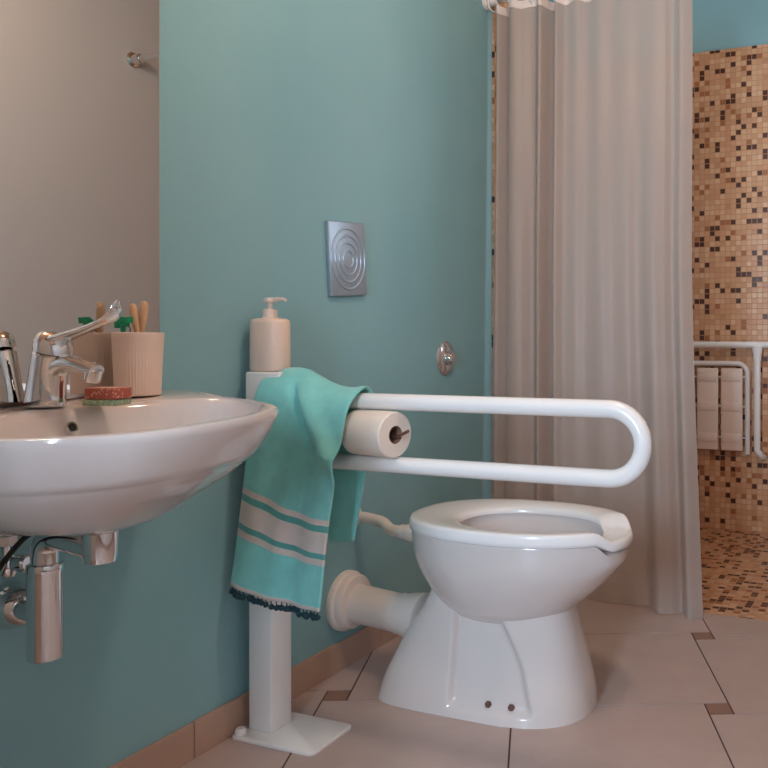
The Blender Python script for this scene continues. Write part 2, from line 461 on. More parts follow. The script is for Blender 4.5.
for s, dz in ((1.03, -0.003), (1.0, -0.006), (0.975, -0.014), (0.95, -0.03), (0.90, -0.06), (0.80, -0.095), (0.62, -0.122), (0.40, -0.136), (0.2, -0.142), (0.08, -0.145)):
    addring(scaled(INN, s, (0.30, 0)), dz)
t = thing('washbasin', 'white wall-hung ceramic washbasin with a wide rounded bowl below the mirror', 'sink', (0.0, YCB, ZR))
bm = B(); loft(bm, rings); obj('basin', bm, CERAMIC, t, True, angle=50)
# overflow hole in the wall-side slope of the bowl
oc = Vector((0.136, 1.0, zrim(1.0) - 0.034)); od = Vector((1, 0, 0.45)).normalized()
bm = B(); add_lathe(bm, [(0.0095, -0.010), (0.0105, 0.003), (0.0105, 0.005), (0.0075, 0.005), (0.0070, -0.004)], oc, od, 24); ov = obj('overflow_ring', bm, CHROME, t, label='small metal ring of the overflow hole')
bm = B(); add_lathe(bm, [(.0076, -.004), (.0076, .002), (.001, .002)], oc, od, 24); obj('overflow_shade_disc', bm, DARK, ov, label='dark disc painted as the shade inside the hole')  # solid dark disc: colour stands in for shade inside the overflow
bm = B(); add_lathe(bm, [(0.024, -0.004), (0.026, 0.003), (0.02, 0.006)], (0.30, YCB, zrim(YCB) - 0.146), (0, 0, 1), 28); obj('drain_plug', bm, CHROME, t, label='chrome pop-up plug')

# ------------------------------------------------------------------ mixer tap
FX, FY = 0.059, 1.01; FZ = zrim(FY) + 0.0005
t = thing('mixer_tap', 'chrome single-lever mixer tap on the rear ledge of the washbasin', 'tap', (FX, FY, FZ))
def oval_ring(c, d, rx, ry, n=32):
    d = Vector(d).normalized(); v = Vector((0, 1, 0)); u = v.cross(d).normalized()
    return [Vector(c) + u * rx * math.cos(2 * PI * k / n) + v * ry * math.sin(2 * PI * k / n) for k in range(n)]
bm = B()   # body: wide foot, leaning forward as it rises
loft(bm, [oval_ring((FX + dx, FY, FZ + dz), (nx, 0, 1), rx, ry) for dx, dz, nx, rx, ry in (
    (0.0, 0, 0, .040, .028), (0.0, .003, 0, .0405, .0285), (.001, .015, .02, .039, .0275), (.004, .035, .08, .0365, .0265), (.009, .060, .15, .0345, .027), (.015, .080, .2, .034, .0285), (.018, .090, .22, .034, .029), (.019, .093, .22, .031, .026))])
obj('tap_body', bm, CHROME, t)
bm = B()
pts = bez((FX + .004, FY, FZ + .030), (FX + .025, FY, FZ + .088), (FX + .07, FY, FZ + .082), (FX + .126, FY, FZ + .063), 18)
loft(bm, [oval_ring(p, (pts[min(i + 1, 18)] - pts[max(i - 1, 0)]), smooth_interp(i, [0, 8, 18], [.026, .0165, .0105]), smooth_interp(i, [0, 8, 18], [.025, .019, .0145])) for i, p in enumerate(pts)])
sp_ = obj('spout', bm, CHROME, t)
bm = B(); add_lathe(bm, [(.010, .012), (.0135, .010), (.0135, -.006), (.0125, -.011), (.008, -.011)], (FX + .117, FY, FZ + .056), (0.25, 0, 1), 24); obj('aerator', bm, CHROME, sp_)
bm = B()
loft(bm, [oval_ring((FX + dx, FY, FZ + dz), (.25, 0, 1), r, r * .9) for dx, dz, r in ((.020, .0935, .0285), (.0205, .096, .0335), (.022, .108, .0335), (.022, .118, .030), (.021, .126, .022), (.020, .130, .012), (.020, .131, .003))])
lc_ = obj('lever_cap', bm, CHROME, t)
bm = B()
rings = []
LX = [0, .25, .6, .85, .93, 1]; 
for i in range(25):
    f = i / 24
    c = Vector((FX + .018 + smooth_interp(f, [0, .3, .6, .82, .92, 1], [0, .045, .098, .136, .152, .158]), FY, FZ + smooth_interp(f, [0, .3, .6, .82, .92, 1], [.112, .125, .139, .152, .165, .184])))
    g = min(1, f + .02); h = max(0, f - .02)
    d = Vector((smooth_interp(g, [0, .3, .6, .82, .92, 1], [0, .045, .098, .136, .152, .158]) - smooth_interp(h, [0, .3, .6, .82, .92, 1], [0, .045, .098, .136, .152, .158]), 0, smooth_interp(g, [0, .3, .6, .82, .92, 1], [.112, .125, .139, .152, .165, .184]) - smooth_interp(h, [0, .3, .6, .82, .92, 1], [.112, .125, .139, .152, .165, .184])))
    n = d.normalized().cross(Vector((0, 1, 0))).normalized()
    hw = smooth_interp(f, [0, .2, .6, .85, .96, 1], [.024, .019, .014, .015, .011, .004]); th = smooth_interp(f, [0, .3, .8, 1], [.013, .0075, .005, .003])
    rings.append([c + Vector((0, 1, 0)) * hw * math.cos(2 * PI * k / 24) + n * th * math.sin(2 * PI * k / 24) for k in range(24)])
loft(bm, rings); obj('lever', bm, CHROME, lc_)

# ------------------------------------------------------------------ tumbler, brushes, soaps
CXc, CYc = 0.066, 1.195; CZ = zrim(CYc) + 0.0005
t = thing('tumbler', 'beige ribbed tumbler holding toothbrushes on the basin ledge by the mirror', 'cup', (CXc, CYc, CZ))
bm = B()
n = 96; rings = []
for r, h in ((.030, 0), (.0385, .0), (.0405, .002), (.0425, .05), (.0455, .110), (.0465, .114), (.0465, .122), (.0445, .123), (.0435, .118), (.040, .012), (.001, .010)):
    rib = 0.0005 if .001 < h < .113 and r > .04 else 0
    rings.append([Vector((CXc + (r + rib * math.cos(48 * 2 * PI * k / n)) * math.cos(2 * PI * k / n), CYc + (r + rib * math.cos(48 * 2 * PI * k / n)) * math.sin(2 * PI * k / n), CZ + h)) for k in range(n)])
loft(bm, rings); obj('cup', bm, BEIGE, t)
def brush_handle(name, label, base, top, mat, r0, r1):
    bm = B(); a, b = Vector(base), Vector(top)
    pts = [a.lerp(b, f) for f in (0, .3, .6, .8, .9, .96, .99, 1)]
    add_tube(bm, pts, [r0, r0, r0, r1, r1 * 1.05, r1 * .95, r1 * .6, r1 * .2], 14)
    o = obj(name, bm, mat); return tag(o, label, 'toothbrush', 'toothbrushes in the beige tumbler')
brush_handle('toothbrush', 'tallest pale bamboo toothbrush handle standing at the far side of the tumbler', (CXc - .012, CYc + .01, CZ + .016), (CXc + .001, CYc + .014, CZ + .186), BAMBOO, .004, .0075)
brush_handle('toothbrush', 'shorter pink-beige toothbrush handle in front of the bamboo one in the tumbler', (CXc + .012, CYc + .012, CZ + .016), (CXc - .018, CYc + .002, CZ + .180), BAMBOO, .004, .0078)
# clear toothbrush with green bristles
t = thing('toothbrush', 'clear plastic toothbrush with green bristles leaning out of the tumbler towards the tap', 'toothbrush', (CXc, CYc, CZ + .014), 'toothbrushes in the beige tumbler')
bm = B(); add_tube(bm, [(CXc + .015, CYc + .005, CZ + .014), (CXc - .012, CYc - .012, CZ + .10), (CXc - .014, CYc - .016, CZ + .130), (CXc - .015, CYc - .018, CZ + .138)], [.004, .0055, .009, .007], 16); obj('handle', bm, CLEAR, t, label='clear plastic handle')
bm = B()
for i in range(9):
    for j in range(3):
        c = Vector((CXc - .028 + i * .0040, CYc - .027 + j * .0045, CZ + .139 - .0018 * abs(i - 4) + .0012 * i))
        add_tube(bm, [c, c + Vector((.001, -.001, .010 + (.002 if i in (0, 8) else 0)))], [.0022, .0026], 7)
add_box(bm, CXc - .024, CXc - .002, CYc - .027, CYc - .016, CZ + .134, CZ + .142, .002, 2)
add_box(bm, CXc - .018, CXc - .008, CYc - .026, CYc - .017, CZ + .124, CZ + .136, .002, 2)
obj('bristles', bm, GREEN, t, label='green bristles')
def soap(name, label, cx, cy, z, lx, ly, lz, rz, mats):
    t_ = B(); add_box(t_, -lx / 2, lx / 2, -ly / 2, ly / 2, 0, lz, .003, 3)
    if len(mats) > 1:
        for f in t_.faces:
            if f.normal.z > .9 and f.calc_area() > lx * ly * .4: f.material_index = 1
    bmesh.ops.rotate(t_, verts=t_.verts, cent=(0, 0, 0), matrix=Matrix.Rotation(rz, 3, 'Z')); bmesh.ops.translate(t_, verts=t_.verts, vec=(cx, cy, z))
    return tag(obj(name, t_, mats), label, 'soap', 'wrapped soaps on the washbasin')
SX, SY = 0.158, 1.052
soap('wrapped_soap', 'green patterned soap packet lying flat under the red one on the basin ledge', SX, SY, zrim(SY) + .0005, .062, .046, .0105, 0.35, [SOAP_G])
soap('wrapped_soap', 'red patterned soap packet stacked on top of the green one', SX + .002, SY + .001, zrim(SY) + .0115, .060, .044, .020, 0.22, [SOAP_R, SOAP_T])

# ------------------------------------------------------------------ bottle trap below the basin
TY = 0.965
t = thing('bottle_trap', 'chrome bottle trap with drain pipe under the washbasin', 'trap', (0.10, TY, 0.36))
DX = 0.250; zb = ZR - 0.178
bm = B(); add_lathe(bm, [(.026, .012), (.029, .004), (.029, -.012), (.0265, -.014), (.026, -.052), (.024, -.062), (.010, -.064)], (DX, TY, zb), (0, 0, 1), 36); obj('tailpiece', bm, CHROME, t)
bm = B()
add_tube(bm, [(DX - .01, TY, zb - .040), (DX - .06, TY, zb - .034), (DX - .10, TY, zb - .030)] + arc((DX - .10, TY, zb - .058), .028, PI / 2, PI, 8)[1:] + [(DX - .128, TY, zb - .084)], .0215, 28); obj('offset_pipe', bm, CHROME, t)
TX = DX - .128
bm = B(); add_lathe(bm, [(.020, 0), (.0275, -.002), (.0282, -.004), (.0282, -.016), (.0272, -.018), (.0272, -.158), (.026, -.161), (.006, -.162)], (TX, TY, zb - .076), (0, 0, 1), 40); obj('trap_cup', bm, CHROME, t)
bm = B(); add_tube(bm, [(TX - .015, TY, zb - .166), (0.004, .985, .462)], .0165, 24); obj('outlet_pipe', bm, CHROME, t)
bm = B(); add_lathe(bm, [(.041, .0), (.0415, .006), (.039, .022), (.035, .036), (.028, .050), (.019, .056), (.0168, .056)], (0.0, .985, .462), (1, 0, 0), 36); obj('wall_rosette', bm, CHROME, t)
# stop valve and hose
VX, VY, VZ = 0.045, 0.955, 0.560
t = thing('angle_valve', 'chrome angle stop valve with supply hose on the wall behind the trap', 'valve', (0.0, VY, VZ))
bm = B(); add_lathe(bm, [(.026, 0), (.026, .003), (.016, .009), (.0105, .010), (.0105, .05)], (0.0, VY, VZ - .02), (1, 0, 0), 28)
add_lathe(bm, [(.011, -.035), (.014, -.03), (.014, -.005), (.010, 0), (.010, .018)], (VX, VY, VZ), (0, 0, 1), 24); vb_ = obj('valve_body', bm, CHROME, t)
bm = B(); add_lathe(bm, [(.0155, .018), (.0155, .034), (.009, .036)], (VX, VY, VZ), (0, 0, 1), 6); obj('compression_nut', bm, CHROME, vb_, angle=25)
bm = B(); add_lathe(bm, [(.006, 0), (.006, .016), (.014, .018), (.0145, .034), (.011, .037)], (VX, VY, VZ - .012), (1, .25, 0), 18); obj('valve_knob', bm, CHROME, vb_)
bm = B(); hp = bez((VX, VY, VZ + .030), (VX, VY, VZ + .05), (VX + .01, VY, VZ + .06), (VX + .012, VY, VZ + .085), 12); add_tube(bm, hp, .0065, 12); obj('supply_hose', bm, STEEL, t)
bm = B(); hp = bez((.185, .922, .630), (.125, .922, .612), (.105, .915, .575), (.034, .915, .500), 24)
add_tube(bm, hp, .0045, 10)
tag(obj('black_hose', bm, DARK), 'thin black hose curving behind the drain pipe under the basin', 'hose')

# ------------------------------------------------------------------ grab rail on its floor column
RY = 1.565
t = thing('grab_rail', 'white fold-down grab rail on a square floor column beside the toilet', 'grab rail', (0.065, RY, 0.0))
bm = B()
op = []   # rounded plate
def rrect(x0, x1, y0, y1, r, n=6):
    out = []
    for cx, cy, a in ((x1 - r, y1 - r, 0), (x0 + r, y1 - r, PI / 2), (x0 + r, y0 + r, PI), (x1 - r, y0 + r, 1.5 * PI)):
        for i in range(n + 1): out.append((cx + r * math.cos(a + PI / 2 * i / n), cy + r * math.sin(a + PI / 2 * i / n)))
    return out
pl = rrect(.012, .248, 1.487, 1.640, .016)
loft(bm, [[Vector((x, y, z)) for x, y in rrect(.012 + i, .248 - i, 1.487 + i, 1.640 - i, .016)] for i, z in ((0, 0.0003), (0, .0055), (.0015, .007))]); plate_ = obj('base_plate', bm, ENAMEL, t)
bm = B(); add_box(bm, .030, .098, 1.530, 1.600, .006, .846, .004, 3); obj('column', bm, ENAMEL, t)
bm = B(); add_box(bm, .026, .128, 1.522, 1.608, .600, .851, .006, 3); obj('hinge_housing', bm, ENAMEL, t)
bm = B(); add_lathe(bm, [(.013, 0), (.013, .010), (.010, .014), (.002, .015)], (.030, 1.505, .006), (0, 0, 1), 20); obj('anchor_bolt', bm, ENAMEL, plate_)
bm = B(); add_lathe(bm, [(.013, 0), (.013, .010), (.010, .014), (.002, .015)], (.030, 1.622, .006), (0, 0, 1), 20); obj('anchor_bolt', bm, ENAMEL, plate_)
zt, zl = 0.787, 0.647; rr = (zt - zl) / 2
bm = B()
path = [(.10, RY, zt)] + [(.10 + .8175 * f, RY, zt) for f in (.25, .5, .75)] + arc((.918, RY, (zt + zl) / 2), rr, PI / 2, -PI / 2, 28) + [(.918 - .818 * f, RY, zl) for f in (.25, .5, .75, 1)]
add_tube(bm, path, .0185, 28); obj('rail_tube', bm, ENAMEL, t)
bm = B()
add_tube(bm, [(.10, RY, .717), (.20, RY, .716), (.30, RY - .002, .714), (.422, RY - .022, .712), (.437, RY - .026, .714), (.470, RY - .036, .728)], .0036, 12)
obj('roll_holder', bm, RUST, t, label='thin brown roll holder pin')
bm = B(); add_lathe(bm, [(.026, 0), (.028, .004), (.028, .010), (.02, .014)], (.128, RY, .715), (1, 0, 0), 24); obj('holder_boss', bm, ENAMEL, t)

# toilet roll
bm = B(); RX0, RX1, RZ = .312, .432, .717
Rr, rh = .0510, .0200
add_lathe(bm, [(rh, 0), (Rr - .003, 0), (Rr, .003), (Rr, RX1 - RX0 - .003), (Rr - .003, RX1 - RX0), (rh, RX1 - RX0)], (RX0, RY, RZ), (1, 0, 0), 64, False, False)
tr = thing('toilet_roll', 'white toilet paper roll held between the bars of the grab rail', 'toilet paper', (RX0, RY, RZ))
obj('paper', bm, PAPER, tr); tr.rotation_euler = (0, 0, -.20)
bm = B(); add_lathe(bm, [(rh, 0), (rh, RX1 - RX0), (rh - .0012, RX1 - RX0), (rh - .0012, 0), (rh, 0)], (RX0, RY, RZ), (1, 0, 0), 40, False, False); obj('cardboard_core', bm, CARD, tr, label='brown cardboard core')

# soap dispenser on the column
BX, BY, BZ = .065, 1.563, .8515
t = thing('soap_dispenser', 'beige pump soap dispenser standing on top of the grab rail column', 'soap dispenser', (BX, BY, BZ))
def supell(cx, cy, a, b, p, n=48):
    out = []
    for k in range(n):
        th = 2 * PI * k / n; c, s = math.cos(th), math.sin(th)
        out.append((cx + a * math.copysign(abs(c) ** (2 / p), c), cy + b * math.copysign(abs(s) ** (2 / p), s)))
    return out
bm = B()
loft(bm, [[Vector((x, y, BZ + h)) for x, y in supell(BX, BY, a, a * .72, 2.6)] for a, h in ((.042, 0), (.0465, .002), (.048, .006), (.048, .060), (.0475, .112), (.046, .119), (.041, .1235), (.03, .125), (.019, .126))]); obj('bottle', bm, BEIGE, t)
bm = B(); add_lathe(bm, [(.0185, .122), (.0185, .128), (.017, .129), (.0165, .145), (.012, .148), (.009, .148)], (BX, BY, BZ), (0, 0, 1), 28); col_ = obj('collar', bm, PINKW, t)
bm = B(); add_lathe(bm, [(.006, .146), (.006, .163)], (BX, BY, BZ), (0, 0, 1), 16); obj('pump_stem', bm, PINKW, col_)
bm = B(); add_lathe(bm, [(.006, .162), (.014, .163), (.0155, .167), (.015, .173), (.008, .175)], (BX, BY, BZ), (0, 0, 1), 24)
add_tube(bm, [(BX, BY, BZ + .168), (BX + .022, BY - .003, BZ + .1705), (BX + .042, BY - .006, BZ + .1705), (BX + .052, BY - .007, BZ + .1675)], [.0055, .005, .0042, .0036], 14); obj('pump_head', bm, PINKW, col_)

# ------------------------------------------------------------------ towel
def build_towel():
    me_u, me_v = 44, 120
    L1, L2 = 0.54, 0.372
    bm = B(); uvl = bm.loops.layers.uv.new('UVMap')
    grid = []
    for i in range(me_u + 1):
        u = i / me_u
        xr = .120 + .218 * u
        zr = smooth_interp(u, [0, .22, .36, .55, .8, 1], [.860, .860, .848, .830, .818, .822])
        front_bot = Vector((.030 + .250 * u, 1.468 + .012 * math.sin(3 * u), .352 - .030 * u + .05 * (u - .5) ** 2))
        row = []
        for j in range(me_v + 1):
            v = -0.66 + 1.66 * j / me_v      # <0 back, >0 front
            if v >= 0:
                f = v
                drop = zr + (front_bot.z - zr) * f
                x = xr + (front_bot.x - xr) * (f ** 0.9) - .030 * (1 - u) * sstep(0, .06, f) * (1 - sstep(.1, .9, f))
                shoulder = 1 - math.exp(-f / .045)
                edge_y = 1.503 - .004 * sstep(.5, .9, u) * sstep(.0, .12, f)
                y = RY + (edge_y - RY) * shoulder + (front_bot.y - edge_y) * f
                drop += .0  
                z = drop
                # soft folds
                y += -.020 * math.exp(-((u - .42 - 1.6 * f) / .10) ** 2) * sstep(0, .08, f) * (1 - sstep(.3, .75, f))
                y += .016 * math.exp(-((u - .27 - 1.6 * f) / .05) ** 2) * sstep(.02, .1, f) * (1 - sstep(.2, .36, f))
                y += .006 * math.sin(u * 8.5 + .6 + 2 * f) * sstep(.2, .9, f) + .003 * math.sin(u * 19 + 3 * f) * sstep(.1, .5, f)
                y += -.006 * math.exp(-((f - .22 - .1 * u) / .03) ** 2) * sstep(.5, .8, u)
                x += .006 * math.sin(f * 7 + u) * f
            else:
                f = -v / .66
                shoulder = 1 - math.exp(-f / .07)
                bx = .050 + .210 * u
                x = xr + (bx - xr) * f
                y = RY + .052 * shoulder + .012 * math.sin(u * 7) * f
                z = zr - L2 * f
            row.append(bm.verts.new((x, y, z)))
        grid.append(row)
    for i in range(me_u):
        for j in range(me_v):
            f = bm.faces.new((grid[i][j], grid[i + 1][j], grid[i + 1][j + 1], grid[i][j + 1]))
            for l, (a, b) in zip(f.loops, ((i, j), (i + 1, j), (i + 1, j + 1), (i, j + 1))):
                vv = -0.66 + 1.66 * b / me_v
                l[uvl].uv = (a / me_u, max(0.0, vv) - (.20 * (a / me_u) * vv * (1 - vv) if vv > 0 else 0))
    bottom = [grid[i][me_v].co.copy() for i in range(me_u + 1)]
    return bm, bottom
tbm, bottom = build_towel()
towel = obj('towel', tbm, TERRY)
tag(towel, 'turquoise cotton towel with white stripes draped over the grab rail', 'towel')
sol = towel.modifiers.new('thickness', 'SOLIDIFY'); sol.thickness = 0.005; sol.offset = 0
for o in (towel,):
    o.location = (0, 0, 0)
npm = 22
for k in range(npm):
    f = (k + .5) / npm * (len(bottom) - 1); i = int(f); p = bottom[i].lerp(bottom[min(i + 1, len(bottom) - 1)], f - i)
    bm = B()
    r = .0062 + .0016 * random.random(); dz = .010 + .005 * random.random()
    q = p + Vector((random.uniform(-.002, .002), random.uniform(-.003, .003), -dz))
    res = bmesh.ops.create_icosphere(bm, subdivisions=2, radius=r)
    for v in bm.verts: v.co = v.co * random.uniform(.85, 1.15)
    bmesh.ops.translate(bm, verts=bm.verts, vec=q)
    add_tube(bm, [p + Vector((0, 0, .002)), q], .0012, 6)
    po = obj('pompom', bm, POMPOM, towel)

# ------------------------------------------------------------------ toilet
TYC = 1.93
t = thing('toilet', 'white floor-standing accessible toilet with an open-front seat', 'toilet', (0.48, TYC, 0.0))
NT = 120
def resample(pts, n):
    """n points evenly spaced along a closed outline"""
    L = [0.0]
    for a, b in zip(pts, pts[1:] + pts[:1]): L.append(L[-1] + math.hypot(b[0] - a[0], b[1] - a[1]))
    out = []; k = 0
    for i in range(n):
        d = L[-1] * i / n
        while L[k + 1] < d: k += 1
        f = (d - L[k]) / max(1e-12, L[k + 1] - L[k]); a, b = pts[k], pts[(k + 1) % len(pts)]
        out.append((a[0] + (b[0] - a[0]) * f, a[1] + (b[1] - a[1]) * f))
    return out
def plan(xl, xr, hw, pf=2.2, pr=3.0, xm=.5, NT=NT):
    """closed egg: rear half exponent pr, front half exponent pf; widest at fraction xm of the length"""
    cx = xl + (xr - xl) * xm; out = []
    for k in range(NT):
        th = 2 * PI * k / NT; c, s = math.cos(th), math.sin(th)
        p = pf if c >= 0 else pr; a = (xr - cx) if c >= 0 else (cx - xl)
        p = pf + (pr - pf) * sstep(-.25, .25, -c)
        out.append((cx + a * math.copysign(abs(c) ** (2 / p), c), hw * math.copysign(abs(s) ** (2 / p), s)))
    return out
def ring3(pts, z): return [Vector((x, TYC + y, z)) for x, y in pts]
zs = [.0, .004, .03, .06, .09, .12, .15, .18, .21, .24, .27, .30, .33]
rings = []
for z in [i * .33 / 44 for i in range(45)]:
    xl = smooth_interp(z, [0, .06, .12, .18, .25, .33], [.190, .208, .236, .268, .315, .35])
    xr = smooth_interp(z, [0, .05, .12, .2, .25, .33], [.750, .744, .728, .708, .696, .68])
    hw = smooth_interp(z, [0, .05, .12, .2, .25, .33], [.166, .158, .140, .124, .117, .112])
    pts = resample(plan(xl, xr, hw, 2.5, 6.0, .58, 1500), 300)
    out = []
    for x, y in pts:
        # shallow recessed panel on both flanks, for the floor screws
        lo = .428 - .03 * z; a = sstep(lo - .004, lo + .010, x); hi = .648 - .30 * z - .5 * max(0, z - .12) ** 1.3; b = 1 - sstep(hi - .012, hi + .016, x)
        c = sstep(.022, .034, z) * (1 - sstep(.20, .30, z) * .4)
        dent = .019 * a * b * c
        if abs(y) > hw * .6: y -= math.copysign(dent, y)
        out.append((x, y))
    rings.append(ring3(out, z + .0005))
    if abs(z - .0375) < .004: flank = out
bm = B(); loft(bm, rings); obj('pedestal', bm, CERAMIC, t, True, angle=60)
def notch(x, y):
    return sstep(.735, .775, x) * (1 - sstep(.070, .115, abs(y)))
# bowl: outside up, rim, inside down
rings = []
zz = [.170, .195, .214, .24, .27, .30, .33, .36, .40, .44]
xls = [.47, .42, .388, .350, .324, .302, .283, .270, .262, .258]
xrs = [.54, .585, .625, .680, .722, .757, .787, .812, .830, .835]
hws = [.02, .058, .092, .128, .150, .167, .180, .190, .196, .198]
for i in range(40):
    z = .170 + (.44 - .170) * i / 39
    pp = plan(smooth_interp(z, zz, xls), smooth_interp(z, zz, xrs), smooth_interp(z, zz, hws), 2.1, 2.3, .5)
    rings.append([Vector((x, TYC + y, z - .032 * notch(x, y) * sstep(.34, .44, z))) for x, y in pp])
rings.append([Vector((x, TYC + y, .446 - .032 * notch(x, y))) for x, y in plan(.265, .825, .190, 2.1, 2.3, .5)])
for z, k in ((.446, 1.0), (.43, .99), (.40, .97), (.36, .92), (.32, .82), (.28, .66), (.25, .48), (.235, .3), (.23, .1)):
    c = .575
    rings.append([Vector((c + (x - c) * k, TYC + y * k, z - .032 * notch(x, y) * sstep(.34, .446, z))) for x, y in plan(.378, .790, .142, 2.1, 2.2, .5)])
bm = B(); loft(bm, rings); obj('bowl', bm, CERAMIC, t, True, angle=60)
# seat with the dipped open front
prof = [(1.0, .4465), (1.0, .4530), (1.0, .4600), (.985, .4665), (.955, .4705), (.90, .4725)]
outer = plan(.256, .842, .204, 2.15, 2.35, .5); inner = plan(.390, .768, .138, 2.1, 2.2, .5)
rings = []
def seat_ring(f, z):
    """f = 1 at the outer edge .. 0 at the inner edge"""
    r = []
    for (xo, yo), (xi, yi) in zip(outer, inner):
        x, y = xi + (xo - xi) * f, yi + (yo - yi) * f
        nz = notch(x, y)
        zz_ = z - nz * (.021 + .007 * sstep(.448, .464, z))
        r.append(Vector((x + .004 * nz, TYC + y, zz_)))
    return r
for f, z in ((0.0, .4470), (.5, .4440), (.96, .4400), (1.0, .4420), (1.005, .4500), (1.0, .4640), (.975, .4690), (.93, .4710), (.80, .4715), (.6, .4715), (.35, .4690), (.15, .4650), (.04, .4600), (0.0, .4540), (0.0, .4470)):
    rings.append(seat_ring(f, z))
bm = B(); loft(bm, rings, False, False); bmesh.ops.remove_doubles(bm, verts=bm.verts, dist=1e-5); obj('seat', bm, SEATW, t, True, angle=70)
for x in (.532, .592):
    bm = B(); yy = min((abs(px - x), py) for px, py in flank if py < 0)[1]; add_lathe(bm, [(.0075, -.012), (.0085, 0), (.0085, .006), (.006, .009), (.001, .0095)], (x, TYC + yy - .001, .0385), (0, -1, .35), 6)
    obj('floor_screw', bm, RUST, t, label='small rusty floor screw', angle=30)

# waste pipe
t = thing('waste_pipe', 'cream plastic waste pipe from the toilet into the wall', 'pipe', (0.0, 1.936, .187))
bm = B(); add_lathe(bm, [(.083, .0), (.083, .012), (.079, .018), (.076, .020), (.075, .036), (.071, .041), (.058, .043)], (0.0, 1.936, .187), (1, 0, 0), 56); obj('wall_flange', bm, PVC, t)
bm = B(); add_tube(bm, [(.004, 1.936, .187), (.04, 1.936, .184), (.12, 1.935, .177), (.19, 1.934, .172)], .052, 44); obj('pipe', bm, PVC, t)
bm = B(); add_lathe(bm, [(.052, 0), (.0555, .002), (.056, .02), (.060, .030), (.066, .07), (.06, .075)], (.185, 1.934, .1725), (1, 0, -.05), 44); obj('coupling', bm, PVC, t)
# flush pipe
t = thing('flush_pipe', 'thin cream flush pipe bending from the wall to the back of the toilet', 'pipe', (0.0, 1.975, .405))
bm = B(); add_tube(bm, [(0.002, 1.975, .418), (.05, 1.972, .416), (.095, 1.962, .414)] + bez((.095, 1.962, .414), (.13, 1.955, .412), (.13, 1.945, .396), (.165, 1.935, .398), 10)[1:] + [(.28, 1.93, .398)], .0155, 24); obj('pipe', bm, PVC, t)
bm = B(); add_lathe(bm, [(.034, 0), (.034, .004), (.026, .012), (.018, .016), (.0148, .016)], (0, 1.975, .418), (1, 0, 0), 32); obj('wall_rosette', bm, PVC, t)
bm = B(); add_lathe(bm, [(.016, 0), (.019, .003), (.020, .022), (.023, .026), (.024, .05), (.027, .085)], (.185, 1.934, .398), (1, -.05, 0), 28); obj('rubber_coupling', bm, PVC, t)

# ------------------------------------------------------------------ flush plate and push button
PY, PZ = 1.934, 1.1535
t = thing('flush_plate', 'square steel flush plate with embossed rings on the teal wall above the toilet', 'flush plate', (0.0, PY, PZ))
bm = B(); add_box(bm, 0.0, .014, PY - .081, PY + .081, PZ - .104, PZ + .104, .003, 3); obj('plate', bm, STEEL, t)
bm = B()
for R in (.022, .040, .058, .076):
    n = 64; m = 8; tr_ = .0035
    rows = []
    for a in range(n):
        th = 2 * PI * a / n
        rows.append([Vector((.0138 + tr_ * .8 * math.cos(2 * PI * b / m), PY + (R + tr_ * math.sin(2 * PI * b / m)) * math.cos(th), PZ + (R + tr_ * math.sin(2 * PI * b / m)) * math.sin(th) * 1.12)) for b in range(m)])
    loft(bm, rows + [rows[0]], False, False)
bmesh.ops.remove_doubles(bm, verts=bm.verts, dist=1e-6)
obj('embossed_ring', bm, STEEL, t)
t.rotation_euler = (0.075, 0, 0)
t = thing('flush_button', 'small round chrome push button on the teal wall near the curtain', 'button', (0.0, 2.494, .860))
bm = B(); add_lathe(bm, [(.060, 0), (.060, .003), (.052, .010), (.036, .014), (.026, .014)], (0, 2.494, .860), (1, 0, 0), 44); obj('rosette', bm, CHROME, t)
bm = B(); add_lathe(bm, [(.025, .012), (.025, .026), (.021, .033), (.010, .036), (.001, .0365)], (0, 2.494, .860), (1, 0, 0), 36); obj('push_knob', bm, CHROME, t)

# a tiny dark speck on the wall near the floor
# ------------------------------------------------------------------ shower: rod, curtain, rings
RODY, RODZ = 2.80, 2.215
t = thing('curtain_rod', 'chrome shower curtain rod spanning the room above the curtain', 'curtain rod', (0.0, RODY, RODZ))
bm = B(); add_tube(bm, [(.004, RODY, RODZ), (W * .5, RODY, RODZ), (W - .004, RODY, RODZ)], .0155, 20); obj('rod', bm, CHROME, t)
for x, d in ((0.0, 1), (W, -1)):
    bm = B(); add_lathe(bm, [(.034, 0), (.034, .006), (.028, .012), (.022, .014), (.021, .05), (.0157, .052)], (x, RODY, RODZ), (d, 0, 0), 28); obj('end_flange', bm, PVC if d > 0 else CHROME, t)

